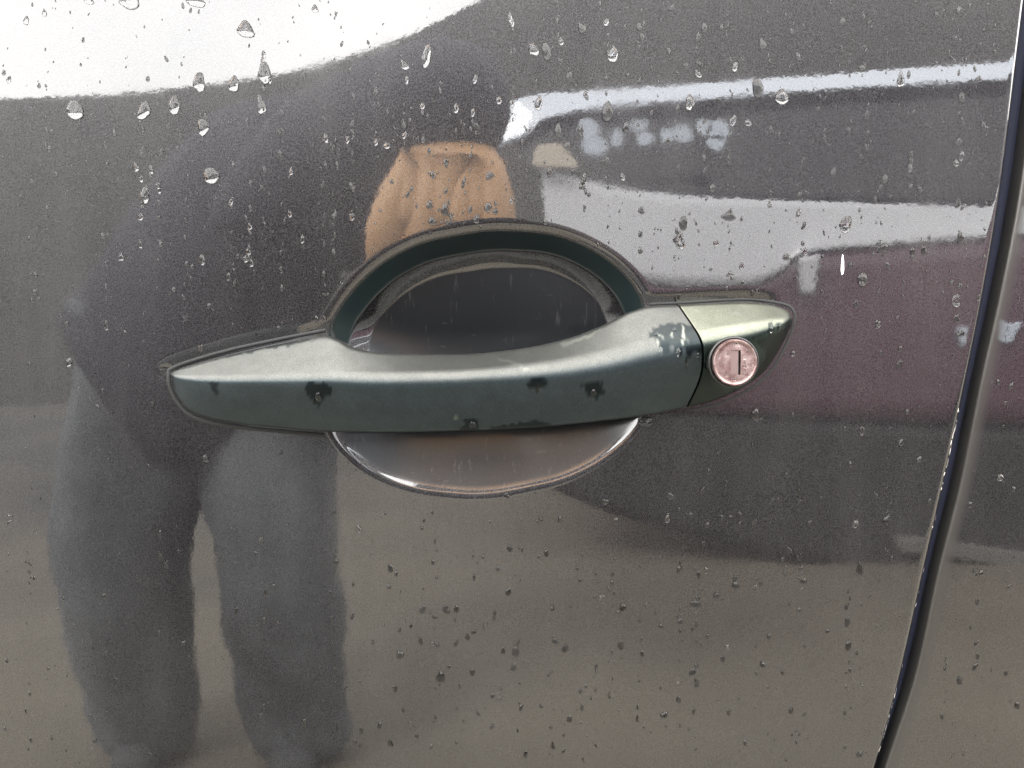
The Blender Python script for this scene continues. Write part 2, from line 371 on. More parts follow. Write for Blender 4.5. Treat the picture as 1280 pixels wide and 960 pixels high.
GR = dict(
 T=[(213,466.5),(219,463.5),(240,457),(290,443),(350,430),(405,420.5),(422,425),(440,433.5),(465,438.5),(500,441),(570,442),(640,436),(700,424.5),(750,407.5),(790,389),(815,384),(848,382.5)],
 R=[(213,468),(217,470),(238,473),(290,475),(350,475),(402,474.5),(420,474),(440,474),(465,473.5),(500,472.5),(570,469.5),(640,465),(705,459),(760,451.5),(805,443),(840,436),(878,427)],
 B=[(214.5,474),(219.5,491),(238,515),(290,530),(350,537),(403,541),(422,541.5),(444,542),(470,542.5),(508,542.3),(580,540.5),(650,538),(710,532.5),(765,526.5),(805,521),(830,516.5),(857,510.5)],
 yT=[.001,-.001,-.002,-.002,-.003,-.005,-.0065,-.008,-.009,-.0095,-.010,-.010,-.009,-.0075,-.006,-.005,-.004],
 yR=[.000,-.003,-.007,-.012,-.016,-.0195,-.0203,-.0212,-.022,-.023,-.0243,-.0245,-.024,-.023,-.0215,-.020,-.0182],
 yB=[.001,-.002,-.003,-.004,-.006,-.009,-.0105,-.012,-.0135,-.015,-.0165,-.0165,-.0155,-.013,-.010,-.0075,-.005],
 yK=[.005,.005,.005,.005,.005,.003,.001,-.001,-.003,-.0045,-.005,-.005,-.004,-.002,.001,.004,.005],
 bul=[0,0,0,0,0,0,0,0,0,0,0,0,0,1,3,6,10],
 dome=[0,.0003,.0008,.001,.0012,.0012,.0012,.0012,.0012,.0012,.0012,.0012,.0012,.0012,.0012,.0012,.0012],
 tuck=[.0002,.0005,.001,.001,.001,.001,.001,.0015,.002,.002,.002,.002,.002,.0015,.001,.0005,.0003],
 rT=[.0003,.0006,.001,.0014,.0016,.0016,.0018,.002,.002,.002,.002,.002,.002,.0018,.0014,.001,.0008],
 rR=[.0004,.0008,.0016,.0026,.003,.0032,.0034,.0036,.0038,.004,.0044,.005,.0056,.006,.0062,.006,.0056],
 rB=[.0003,.001,.0018,.002,.002,.002,.002,.002,.002,.002,.002,.002,.002,.002,.0018,.0016,.0014])
tq = np.concatenate([np.linspace(0, 2, 60)[:-1], np.linspace(2, 16, 420)])
grip = loft_obj('grip_bar', *loft(GR, 0, tsamp=tq), M_GRIP, door)
LC = dict(
 T=[(850,382.3),(880,380.5),(930,378.3),(962,381),(980,386),(987,391),(990.5,398)],
 R=[(880.5,427),(902,421.5),(940,413.5),(966,406),(982,401),(987.5,400),(991,401)],
 B=[(859.5,510),(893,502),(930,485),(956,465),(976,435),(984,419),(990,405)],
 yT=[-.004,-.003,-.0015,-.001,-.0005,0,.001], yR=[-.0182,-.0172,-.0148,-.0118,-.0078,-.004,.001],
 yB=[-.005,-.0042,-.003,-.002,-.001,0,.001], yK=[.005]*7, bul=[10,6,3,2,1,0,0], dome=[.0012,.0014,.0016,.0012,.0008,.0003,0],
 tuck=[.0003]*7, rT=[.0008,.001,.0012,.0012,.001,.0006,.0002], rR=[.0052,.0052,.005,.0042,.003,.0015,.0005], rB=[.0014,.0016,.0018,.0018,.0014,.0008,.0003])
cover = loft_obj('lock_cover', *loft(LC, 150), M_COVER, door)

# wet patches and chips on the handle: worn-in marks stored per vertex
def to_px(P):
    d = P-CAM; f = d@FW; return 640+640/TAN*(d[:, 0]/f), 480-640/TAN*((d@UP)/f)
def vnoise(x, y, s, seed=0):
    r = np.random.default_rng(seed).random((64, 64)); x = x/s+7; y = y/s+3
    xi, yi = np.floor(x).astype(int), np.floor(y).astype(int); u, v = x-xi, y-yi; u = u*u*(3-2*u); v = v*v*(3-2*v)
    g = lambda a, b: r[a % 64, b % 64]
    return (g(xi, yi)*(1-u)+g(xi+1, yi)*u)*(1-v)+(g(xi, yi+1)*(1-u)+g(xi+1, yi+1)*u)*v
def mark(o, name, polys, jit=3., soft=1.2):
    n = len(o.data.vertices); P = np.empty(n*3, np.float32); o.data.vertices.foreach_get('co', P); P = P.reshape(-1, 3).astype(float)
    x, y = to_px(P); w = np.zeros(n)
    jx = (vnoise(x, y, 5, 1)-.5)*2*jit; jy = (vnoise(x, y, 5, 2)-.5)*2*jit
    for p, val in polys: w = np.maximum(w, val*(1-sstep(-soft, soft, poly_dist(x+jx, y+jy, p)))) if val > 0 else w*(1+val*(1-sstep(-soft, soft, poly_dist(x+jx, y+jy, p))))
    a = o.data.attributes.get(name) or o.data.attributes.new(name, 'FLOAT', 'POINT'); a.data.foreach_set('value', w.astype(np.float32))
mark(grip, 'wet', [
 ([(381,484),(390,478),(403,478),(414,486),(411,496),(405,498),(399,509),(390,503),(385,492)], 1.),
 ([(262,477),(274,477),(271,485),(273,494),(268,495),(266,485)], .8),
 ([(658,480),(668,471),(682,472),(686,478),(679,482),(676,491),(671,492),(666,484)], 1.),
 ([(726,484),(740,478),(752,478),(754,490),(746,499),(736,495)], 1.),
 ([(573,540),(583,524),(597,524),(601,538),(640,529),(668,526),(690,531),(690,545),(573,550)], .9),
 ([(809,420),(818,409),(845,404),(856,407),(880,409),(882,436),(872,434),(860,428),(845,432),(830,432),(822,424)], .85),
 ([(822,430),(880,430),(880,442),(868,440),(858,450),(855,436),(848,446),(843,435),(829,441)], 1.),
 ([(857,440),(861,440),(860,466),(858,466)], .9),
 ([(232,458),(262,449),(330,437),(385,428),(395,424),(330,430),(232,455)], .8)], 3.)
mark(grip, 'chip', [
 ([(820,416),(828,418),(830,420),(824,419)], .7),([(852,407),(855,410),(856,422),(853,430),(851,427),(853,418)], .8),
 ([(820,426),(826,428),(825,432),(821,431)], .7),([(838,418),(842,416),(841,420)], .7),([(620,446),(650,455),(660,462),(650,459),(625,450)], .35),
 ([(700,430),(735,418),(750,412),(735,422),(705,434)], .4),([(566,520),(572,518),(573,525),(568,526)], .4)], 2.)
mark(cover, 'wet', [([(961,404),(967,403),(965,424),(962,425)], .8), ([(970,403),(976,403),(974,414),(971,416)], .8),
 ([(850,520),(872,470),(884,445),(893,470),(905,490),(935,486),(960,440),(948,430),(935,425),(960,420),(990,405),(990,470),(900,520)], .75)], 3.)
mark(cover, 'chip', [([(864,388),(876,387),(872,391)], .35), ([(905,389),(920,390),(930,396),(918,393)], .3)], 2.)

# rubber gasket lines under both ends of the handle
M_GASKET = mat('black_rubber_gasket', (.004, .005, .0055), .75)
def gasket(pts, close=False, w=.0008):
    P = surf(np.array([p[0] for p in pts], float), np.array([p[1] for p in pts], float)); q = np.linspace(0, len(pts)-1, len(pts)*6); t = np.arange(len(pts))
    x, z = spline(t, P[:, 0], q), spline(t, P[:, 2], q); y = door_y(x, z); V, F = [], []
    for i in range(len(q)):
        a, b = max(i-1, 0), min(i+1, len(q)-1); tx, tz = x[b]-x[a], z[b]-z[a]; l = math.hypot(tx, tz); nx, nz = -tz/l, tx/l
        for k in range(9):
            ang = math.pi*k/8; V.append((x[i]+nx*w*math.cos(ang), y[i]+.0003-w*.9*math.sin(ang), z[i]+nz*w*math.cos(ang)))
        if i: k0 = (i-1)*9; F += [(k0+j, k0+j+1, k0+j+10, k0+j+9) for j in range(8)]
    return obj('gasket', V, F, M_GASKET)
g1 = keep(gasket([(406,413),(350,424),(290,437),(240,451),(218,459),(210,465),(211,478),(217,495),(235,517),(262,528),(310,535),(360,540),(405,544)]), door)
g2 = keep(gasket([(813,380.5),(849,379),(880,377),(930,374.5),(966,377.5),(988,384),(994,397),(990,412),(979,438),(960,468),(934,488),(897,505),(860,514)], w=.0006), door)

# key lock
M_STEEL = mat('worn_steel', (.50, .40, .37), .3, .9)
k = NT(M_STEEL); n = k.noise(700, 3, .6); k.l(k.mapr(n, .3, .7, .22, .42), k.p.inputs['Roughness']); k.bump(n, .15, .0002)
k.l(k.mix(k.mapr(k.noise(300, 3, .7), .4, .65, 0, 1), (.15, .095, .09), (.28, .215, .205)), k.p.inputs['Base Color'])
M_DARK = mat('lock_black', (.008, .009, .009), .35)
ln = Vector((.06, -1, .07)).normalized()
lo = Vector(unproj(np.array(918.), np.array(453.), np.array(-.0182)))
LM = Matrix.Translation(lo) @ ln.to_track_quat('Z', 'Y').to_matrix().to_4x4()
def lathe(name, prof, mtx, m, parent, n=48, sx=1., sy=1.):
    V, F = [], []
    for r, h in prof:
        for a in range(n): V.append(mtx @ Vector((r*sx*math.cos(2*math.pi*a/n), r*sy*math.sin(2*math.pi*a/n), h)))
    for i in range(len(prof)-1):
        for a in range(n): F.append((i*n+a, i*n+(a+1) % n, (i+1)*n+(a+1) % n, (i+1)*n+a))
    F.append(tuple((len(prof)-1)*n+a for a in range(n)))
    return keep(obj(name, V, F, m), parent) if not isinstance(parent, tuple) else obj(name, V, F, m)
RL = .00735
lathe('lock_collar', [(RL*1.15, -.004), (RL*1.15, -.0012), (RL*1.12, -.0006), (RL*1.06, -.0006), (RL*1.05, -.0012), (RL*1.02, -.003)], LM, M_DARK, door)
# cylinder face with a real key slot: a plate built as a ring of quads round a rectangular hole
bm = bmesh.new(); sw, sh, nn = .0016, .0040, 48
sc_ = Matrix.Translation((-.0003, 0, 0))
def ring(r, h): return [bm.verts.new(LM @ Vector((r*math.cos(2*math.pi*a/nn), r*1.04*math.sin(2*math.pi*a/nn), h))) for a in range(nn)]
def rect(h, s=1.):
    out = []
    for a in range(nn):
        th = 2*math.pi*a/nn; c, s_ = math.cos(th), math.sin(th); kk = min(sw*s/max(abs(c), 1e-6), sh*s/max(abs(s_), 1e-6)); out.append(bm.verts.new(LM @ Vector((c*kk+.0002, s_*kk, h))))
    return out
rs = [ring(RL, -.004), ring(RL, .0008), ring(RL*.985, .00105), ring(RL*.93, .0011), ring(RL*.90, .00095), ring(RL*.75, .001), rect(.001, 1.02), rect(.0009, 1.), rect(-.0006, 1.)]
for a, b in zip(rs, rs[1:]):
    for i in range(nn): bm.faces.new((a[i], a[(i+1) % nn], b[(i+1) % nn], b[i]))
lock = keep(obj_bm('lock_cylinder', bm, M_STEEL), door)
lock.data.polygons.foreach_set('use_smooth', [False]*len(lock.data.polygons))
for p in lock.data.polygons: p.use_smooth = True
lm = lock.modifiers.new('split', 'EDGE_SPLIT'); lm.split_angle = R(40)
M_SHUT = mat('keyhole_shutter_steel', (.21, .155, .148), .35, .9)
bm = bmesh.new()
for cx, w, h0 in ((-.0003, .00125, -.0001),):
    vs = [bm.verts.new(LM @ Vector((cx+.0002+sx*w, sy*sh*.98, h+.0006))) for h in (-.0012, h0) for sx, sy in ((-1,-1),(1,-1),(1,1),(-1,1))]
    for f in ((4,5,6,7),(0,1,5,4),(1,2,6,5),(2,3,7,6),(3,0,4,7)): bm.faces.new([vs[i] for i in f])
sh_ = obj_bm('keyhole_shutter', bm, M_SHUT, smooth=False); sh_.parent = lock; sh_.matrix_parent_inverse = (Matrix.Translation(-door.location)).inverted() @ Matrix.Translation(-door.location)

# ------------------------------------------------------------------ what stands opposite and shows in the lacquer
def refl(px, py, dist):                 # where the sight line mirrored at that point of the door meets the plane y = -dist
    P = surf(np.array(float(px)), np.array(float(py))); d = P-CAM; d /= np.linalg.norm(d)
    n = np.array([P[0]/RH, -1, P[2]/RV]); n /= np.linalg.norm(n); r = d-2*(d@n)*n
    t = (-dist-P[1])/r[1]; return P+r*t

# ------------------------------------------------------------------ ground and far bank
M_GROUND = mat('brown_grey_paving', (.16, .135, .105), .75)
k = NT(M_GROUND); n = k.noise(1.6, 5, .6); n2 = k.noise(60, 4, .7)
gx_ = k.n('ShaderNodeSeparateXYZ'); k.l(k.co, gx_.inputs[0])
dark_mix = k.math('ADD', k.math('ADD', k.mapr(gx_.outputs['X'], -.9, -.1, .5, 0), k.mapr(gx_.outputs['Y'], -3.6, -1.9, .45, 0)), k.mapr(k.noise(1.1, 5, .6), .3, .7, -.25, .25))
k.l(k.mix(k.mapr(dark_mix, .45, .95, 0, 1), k.mix(k.mapr(n, .3, .7, 0, 1), (.093, .084, .066), (.126, .114, .090)), (.042, .042, .043)), k.p.inputs['Base Color'])   # ground turns darker to the left and farther out; k.bump(n2, .4, .01)
gs = 400; N = 41; gx = np.sign(np.linspace(-1, 1, N))*np.abs(np.linspace(-1, 1, N))**3*gs
GXX, GYY = np.meshgrid(gx, gx, indexing='ij')
g_ = fast_mesh('ground', np.stack([GXX.ravel(), GYY.ravel(), np.full(GXX.size, GZ)], 1), grid_faces(N, N), M_GROUND, None); g_['kind'] = 'structure'
# dark planted bank behind everything, its crest climbing to the right
M_BANK = mat('dark_earth_bank', (.035, .036, .034), .9)
k = NT(M_BANK); n = k.noise(1.2, 6, .7); k.l(k.mix(n, (.022, .024, .024), (.055, .052, .047)), k.p.inputs['Base Color']); k.bump(k.noise(7, 5, .7), .8, .15)
crest = []
for px_, py_ in ((-500,120),(-250,125),(0,123),(120,119),(240,108),(350,92),(430,72),(500,48),(560,20),(620,-10),(720,-60),(900,-110),(1200,-140),(1700,-150),(2400,-150)):
    crest.append(refl(px_, py_, 14.))
crest = np.array(crest); q = np.linspace(0, len(crest)-1, 160); t = np.arange(len(crest))
cx, cz = spline(t, crest[:, 0], q), spline(t, crest[:, 2], q)
path = [(38, 40, 2.2), (38, 5, 2.4), (34, -8, 2.6), (24, -13, 3.2)]
i0 = int(np.argmax(cx > -9.5)) ; keepi = [i for i in range(len(cx)) if -9 < cx[i] < 18]
path = [(-26, 45, 6), (-25, 10, 6), (-22, -4, 5), (-16, -11, 2.6)] + [(cx[i], -14, cz[i]) for i in keepi] + path[::-1]  # left end raised, out of view, to keep sky off the gap's edge
path = np.array(path); tg = np.gradient(path[:, :2], axis=0); tg /= np.linalg.norm(tg, axis=1)[:, None]
nrm_ = np.stack([-tg[:, 1], tg[:, 0]], 1)                     # towards the cars
for i in range(len(path)):
    if nrm_[i]@(-path[i, :2]) < 0: nrm_[i] *= -1
BV = []; prof = [(9.7, 0), (8.5, .03), (6, .09), (4, .20), (2.4, .45), (1.1, .82), (.3, .98), (0, 1.), (-1.5, .98), (-7, .6), (-16, 0)]
for off, f in prof:
    for j, (px_, py_, pz_) in enumerate(path):
        sag = .04*math.sin(px_*2.1)*math.sin(px_*.7) if 0 < f < .95 else 0
        BV.append((px_+nrm_[j, 0]*off, py_+nrm_[j, 1]*off, GZ-.05+(pz_-GZ+.05)*f+sag))
nb = len(path)
o = obj('hill', BV, [(i*nb+j, i*nb+j+1, (i+1)*nb+j+1, (i+1)*nb+j) for i in range(len(prof)-1) for j in range(nb-1)], M_BANK); o['kind'] = 'structure'

# ------------------------------------------------------------------ two-tone car parked opposite
M_MAROON = mat('maroon_car_paint', (.076, .036, .054), .35, .0, Coat_Weight=.4)
M_SILVER = mat('pale_silver_car_paint', (.44, .46, .49), .4, .0, Coat_Weight=.6)
M_GLASS = mat('tinted_car_glass', (.008, .009, .010), .08)
M_BLACK = mat('black_plastic_and_shade', (.016, .016, .017), .6)
M_TYRE = mat('tyre_rubber', (.018, .018, .018), .8)
M_RIM = mat('black_steel_rim', (.02, .02, .021), .6)
M_CREAM = mat('cream_lamp_lens', (.40, .36, .30), .4)
M_PALE = mat('pale_blue_patch', (.44, .50, .58), .6)
CY = 2.2                                # near flank
car = empty('parked_car', (2.0, -3.0, GZ)); tag(car, 'two-tone maroon and silver car parked opposite, mirrored in the door', 'car')
def strip_part(name, top, bot, dist_t, dist_b, m, thick=.04, parent=car, n=60, flat=True):
    """body panel whose upper and lower edges were sighted in the lacquer; a solid sheet of real thickness"""
    A = np.array([refl(x, y, dist_t) for x, y in top]); B = np.array([refl(x, y, dist_b) for x, y in bot])
    q = np.linspace(0, 1, n); ta = np.linspace(0, 1, len(A)); tb = np.linspace(0, 1, len(B))
    a = np.stack([spline(ta, A[:, i], q) for i in range(3)], 1); b = np.stack([spline(tb, B[:, i], q) for i in range(3)], 1)
    V, F = [], []; K = 8
    for i in range(n):
        for j in range(K+1):
            u = j/K; p = a[i]*(1-u)+b[i]*u; V.append((p[0], p[1]+.03*math.sin(math.pi*u)*0-.0, p[2]))
        for j in range(K+1):
            u = j/K; p = a[i]*(1-u)+b[i]*u; V.append((p[0], p[1]-thick, p[2]))
        if i:
            s0, s1 = (i-1)*2*(K+1), i*2*(K+1)
            for j in range(K):
                F.append((s0+j, s1+j, s1+j+1, s0+j+1)); F.append((s0+K+1+j, s0+K+2+j, s1+K+2+j, s1+K+1+j))
            F.append((s0, s0+K+1, s1+K+1, s1)); F.append((s0+K, s1+K, s1+2*K+1, s0+2*K+1))
    s1 = (n-1)*2*(K+1)
    for j in range(K):
        F.append((j, j+1, K+2+j, K+1+j)); F.append((s1+j, s1+K+1+j, s1+K+2+j, s1+j+1))
    return keep(obj(name, V, F, m), parent)
XR = 3000
M_ROOF = mat('pale_blue_white_paint', (.54, .60, .68), .4, .0, Coat_Weight=.6)
strip_part('roof_rail', [(634,140),(642,126),(680,117),(760,112),(900,103),(1100,88),(1280,76),(1600,62),(XR,40)],
           [(622,183),(655,170),(678,150),(740,136),(900,122),(1100,108),(1280,98),(1600,84),(XR,64)], 2.55, 2.5, M_ROOF, .05)
strip_part('side_window', [(640,170),(690,140),(760,134),(900,121),(1100,107),(1280,97),(1600,83),(XR,62)],
           [(672,222),(700,222),(760,236),(900,250),(1100,256),(1280,262),(1600,268),(XR,276)], 2.56, 2.36, M_GLASS, .03)
strip_part('shoulder_panel', [(676,208),(720,222),(800,238),(900,246),(1000,250),(1100,254),(1280,260),(1600,266),(XR,274)],
           [(684,300),(740,345),(800,352),(860,358),(930,358),(975,340),(1000,318),(1110,306),(1280,294),(1600,286),(XR,280)], 2.24, 2.2, M_SILVER, .06)
strip_part('lower_body', [(690,345),(740,345),(800,348),(860,352),(930,352),(980,330),(1005,314),(1110,302),(1280,290),(1600,282),(XR,276)],
           [(700,470),(760,500),(840,512),(900,516),(1000,520),(1100,524),(1280,530),(1600,536),(XR,545)], 2.215, 2.23, M_MAROON, .05)
strip_part('cladding_and_shade', [(700,468),(760,498),(840,510),(900,514),(1000,518),(1100,522),(1280,528),(1600,534),(XR,543)],
           [(690,612),(765,642),(840,664),(950,692),(1040,716),(1150,736),(1280,750),(1600,765),(XR,775)], 2.26, 2.27, M_BLACK, .05)  # black cladding sheet run to the ground, standing for the under-car shade too
a_ = refl(664, 195, 2.3)
for (x0_, x1_, y0_, y1_), nm, m_ in (((664, 722, 180, 208), 'tail_lamp', M_CREAM),):
    strip_part(nm, [(672,181),(700,180),(722,206)], [(664,206),(690,210),(724,209)], 2.20, 2.19, m_, .03, n=20)
for cx_, w_, y0_, y1_ in ((736,17,146,174),(742,19,168,194),(772,9,160,186),(798,13,146,166),(806,12,164,184),(833,8,158,180),(853,14,152,180),(879,12,148,170),(899,16,146,178),(896,12,168,188)):   # sky glimpsed through the cabin, painted as pale patches
    pts = [refl(cx_+w_*math.cos(a)*(.7+.4*random.random()), (y0_+y1_)/2+(y1_-y0_)/2*math.sin(a)*(.75+.4*random.random()), 2.33) for a in np.linspace(.4, .4+2*math.pi, 8)[:-1]]
    V = [tuple(p) for p in pts]+[(p[0], p[1]-.004, p[2]) for p in pts]; nv = len(pts)
    keep(obj('window_sky_patch', V, [tuple(range(nv))[::-1], tuple(range(nv, 2*nv))]+[(i, (i+1) % nv, nv+(i+1) % nv, nv+i) for i in range(nv)], M_PALE, smooth=False), car)
# roof, far flank and cabin so that it is a car and not a front
def box(name, lo_, hi_, m, parent, bev=.05):
    bm = bmesh.new(); bmesh.ops.create_cube(bm, size=1)
    for v in bm.verts: v.co = Vector([(lo_[i]+hi_[i])/2+v.co[i]*(hi_[i]-lo_[i]) for i in range(3)])
    if bev: bmesh.ops.bevel(bm, geom=bm.edges[:], offset=bev, segments=3, affect='EDGES', profile=.5)
    o = obj_bm(name, bm, m); return keep(o, parent) if parent else o
CX0, CX1 = .15, 4.4
box('roof', (.35, -3.75, .44), (CX1-.5, -2.62, .53), M_SILVER, car, .04)
box('cabin', (.3, -3.78, .05), (CX1-.4, -2.66, .45), M_GLASS, car, .04)
box('body_shell', (CX0, -3.95, -.62), (CX1, -2.32, -.03), M_MAROON, car, .06)
for xw in (.95, 3.55):
    for yw, s in ((-2.36, 1), (-3.85, -1)):
        mt = Matrix.Translation((xw, yw, GZ+.31)) @ Matrix.Rotation(R(-90*s), 4, 'X')
        ty = lathe('wheel', [(.19, -.09), (.29, -.09), (.31, -.06), (.31, .06), (.29, .085), (.20, .085)], mt, M_TYRE, car, 32)
        rm = lathe('rim', [(.195, -.02), (.195, .088), (.18, .09), (.16, .06), (.06, .07), (.03, .085)], mt, M_RIM, ('none',), 32); rm.parent = ty; rm.matrix_parent_inverse = Matrix.Identity(4)
M_TRIM = mat('dull_grey_trim', (.10, .10, .095), .6)
strip_part('sill_trim', [(1118,672),(1160,674),(1220,682),(1290,692),(1600,700)], [(1124,690),(1160,694),(1220,702),(1290,712),(1600,722)], 2.235, 2.235, M_TRIM, .02)
strip_part('reflector', [(1200,412),(1210,409)], [(1202,432),(1209,430)], 2.20, 2.20, M_PALE, .02, n=6)
strip_part('reflector', [(1262,406),(1278,403)], [(1258,430),(1266,424)], 2.20, 2.20, M_PALE, .02, n=6)
strip_part('door_handle', [(1000,322),(1025,318)], [(1002,366),(1018,368)], 2.17, 2.17, M_SILVER, .03, n=6)

# ------------------------------------------------------------------ the photographer
M_SKIN = mat('skin', (.58, .35, .18), .5, 0, Subsurface_Weight=.0)
M_JACKET = mat('charcoal_jacket_cloth', (.030, .032, .040), .85)
M_JEANS = mat('blue_grey_denim', (.085, .10, .125), .9)
k = NT(M_JEANS); k.l(k.mix(k.mapr(k.noise(5, 5, .6, stretch=(1, 1, .5)), .35, .65, 0, 1), (.042, .048, .054), (.14, .155, .17)), k.p.inputs['Base Color'])
M_SHOE = mat('dark_grey_shoe', (.055, .06, .066), .8)
M_HAIR = mat('dark_brown_hair', (.02, .015, .012), .6)
def skin_mesh(name, nodes, edges, m, root=0, sub=2):
    me = bpy.data.meshes.new(name); me.from_pydata([n[0] for n in nodes], edges, []); me.materials.append(m)
    o = link(bpy.data.objects.new(name, me)); md = o.modifiers.new('skin', 'SKIN'); md.use_smooth_shade = True
    for i, n in enumerate(nodes):
        r = n[1] if isinstance(n[1], tuple) else (n[1], n[1]); me.skin_vertices[0].data[i].radius = r; me.skin_vertices[0].data[i].use_root = (i == root)
    s = o.modifiers.new('subsurf', 'SUBSURF'); s.levels = sub; s.render_levels = sub; return o
hip = (-.53, -1.34, -.06)
N_ = [(hip, .12), ((-.45, -1.27, .05), .12), ((-.33, -1.16, .12), .12), ((-.20, -1.05, .15), .07), ((-.145, -.97, .19), .032), ((-.105, -.89, .205), .056), ((-.095, -.86, .205), .056),
      ((-.60, -1.32, -.12), .10), ((-.69, -1.27, -.52), .075), ((-.70, -1.34, -.915), .05), ((-.70, -1.24, -.945), .035),
      ((-.43, -1.32, -.12), .09), ((-.40, -1.26, -.52), .062), ((-.41, -1.34, -.915), .045), ((-.40, -1.24, -.945), .035),
      ((-.27, -1.0, .12), .014), ((-.20, -.74, .17), .016), (tuple(refl(560, 168, .46)), .028), (tuple(refl(566, 190, .42)), .024),
      ((-.10, -1.14, .08), .035), ((-.02, -1.22, -.14), .035), ((-.26, -1.30, -.22), .028), ((-.32, -1.36, -.22), (.03, .016))]
for i in list(range(0, 3))+list(range(7, 15))+[20, 21, 22]:      # one step nearer to the door
    p_, r_ = N_[i]; N_[i] = ((p_[0]*.93, p_[1]+.12, p_[2]), r_)
E_ = [(0,1),(1,2),(2,3),(3,4),(4,5),(5,6),(0,7),(7,8),(8,9),(9,10),(0,11),(11,12),(12,13),(13,14),(3,15),(15,16),(16,17),(17,18),(3,19),(19,20),(20,21),(21,22)]
# the raised hand hangs over the phone, back towards the door; the other one rests on the thigh
def finger(root, pts, r=.0085):
    i0 = root
    for p in pts: N_.append((tuple(p), r)); E_.append((i0, len(N_)-1)); i0 = len(N_)-1
for j in range(7):
    u = j/6; P3 = [refl(508+108*u, 206+6*u, .412), refl(494+124*u, 250, .405), refl(480+138*u, 296, .400)]
    if j % 2 == 0: P3 += [refl(484+134*u, 325, .405), refl(490+126*u, 338+(0, 6, 5, -4)[j//2], .440)]
    finger(18, P3, .0165 if j % 2 else .0172)
finger(18, [refl(500, 225, .43), refl(478, 275, .425), refl(490, 330, .405)], .0125)
for j in range(4): finger(22, [(-0.326, -1.27, -.22-.02*j+.03), (-0.372, -1.29, -.23-.02*j+.03), (-0.400, -1.28, -.25-.02*j+.03)], .009)
finger(22, [(-0.316, -1.24, -.19), (-0.353, -1.24, -.18)], .0095)
person = skin_mesh('person', N_, E_, M_SKIN, 0, 2)
tag(person, 'stooping photographer in dark jacket and blue-grey trousers, mirrored in the door', 'person')
# clothes are grown over the same joints
def wear(name, ids, extra, grow, m):                         # extra: further joints of cloth, each hung from a named joint
    ids = list(ids); nd = [(N_[i][0], (N_[i][1] if not isinstance(N_[i][1], tuple) else N_[i][1][0])+({16: .055, 15: .085, 0: min(grow, .055)-.03*(m == M_JEANS), 7: grow-.02*(m == M_JEANS), 11: grow-.02*(m == M_JEANS)}.get(i, grow))) for i in ids]
    ed = [(ids.index(a), ids.index(b)) for a, b in E_[:22] if a in ids and b in ids]
    for p_, e in extra or (): nd.append(e); ed.append((ids.index(p_), len(nd)-1))
    o = skin_mesh(name, nd, ed, m, 0, 2); o.parent = person; return o
wear('jacket', [0,1,2,3,4,15,16,19,20,21], [(0, ((-.51, -1.24, -.36), .21)), (16, (tuple(refl(552, 120, .46)), .060)), (15, ((-.28, -.97, .03), .13)), (0, ((-.59, -1.19, -.18), .17))], .055, M_JACKET)
o = skin_mesh('cuff', [(tuple(refl(545, 108, .47)), .058), (tuple(refl(552, 130, .425)), .058), (tuple(refl(556, 170, .395)), .056)], [(0,1),(1,2)], M_JACKET, 0, 2); o.parent = person
jeans = wear('trousers', [0,7,8,9,11,12,13], [(9, ((-.65, -1.20, -.975), .095)), (13, ((-.38, -1.20, -.975), .085))], .048, M_JEANS)
tx = bpy.data.textures.new('cloth_folds', 'CLOUDS'); tx.noise_scale = .11; tx.noise_depth = 3
dm = jeans.modifiers.new('folds', 'DISPLACE'); dm.texture = tx; dm.strength = .045; dm.mid_level = .5
for s in (-.65, -.38):
    o = skin_mesh('shoe', [((s, -1.27, GZ+.045), .045), ((s, -1.18, GZ+.045), .048), ((s+.01, -1.08, GZ+.035), .038)], [(0,1),(1,2)], M_SHOE, 0, 2); o.parent = person
o = skin_mesh('hood', [((-.23, -1.06, .13), .13), ((-.155, -.98, .165), .105), ((-.10, -.90, .215), .092), ((-.085, -.83, .215), .085), ((-.08, -.79, .18), .07)], [(0,1),(1,2),(2,3),(3,4)], M_JACKET, 0, 2); o.parent = person
for sx in (-.03, .03):
    o = skin_mesh('eye', [((-.085+sx, -.80, .170), .010), ((-.084+sx, -.796, .169), .008)], [(0,1)], M_HAIR, 0, 1); o.parent = person
o = skin_mesh('nose', [((-.088, -.815, .160), .012), ((-.085, -.80, .147), .014)], [(0,1)], M_SKIN, 0, 2); o.parent = person
o = skin_mesh('mouth', [((-.11, -.83, .145), .006), ((-.085, -.825, .143), .008), ((-.06, -.83, .145), .006)], [(0,1),(1,2)], mat('lips', (.35, .14, .11), .5), 0, 2); o.parent = person
# the phone the picture is taken with: behind and beside the lens
phone = box('phone', (-.047, -.3735, -.085), (.010, -.3655, .066), mat('phone_black', (.012, .012, .014), .3), None, .003)
phone.rotation_euler = (0, 0, 0); tag(phone, 'black phone held upright in one hand of the photographer, lens aimed at the handle', 'phone')

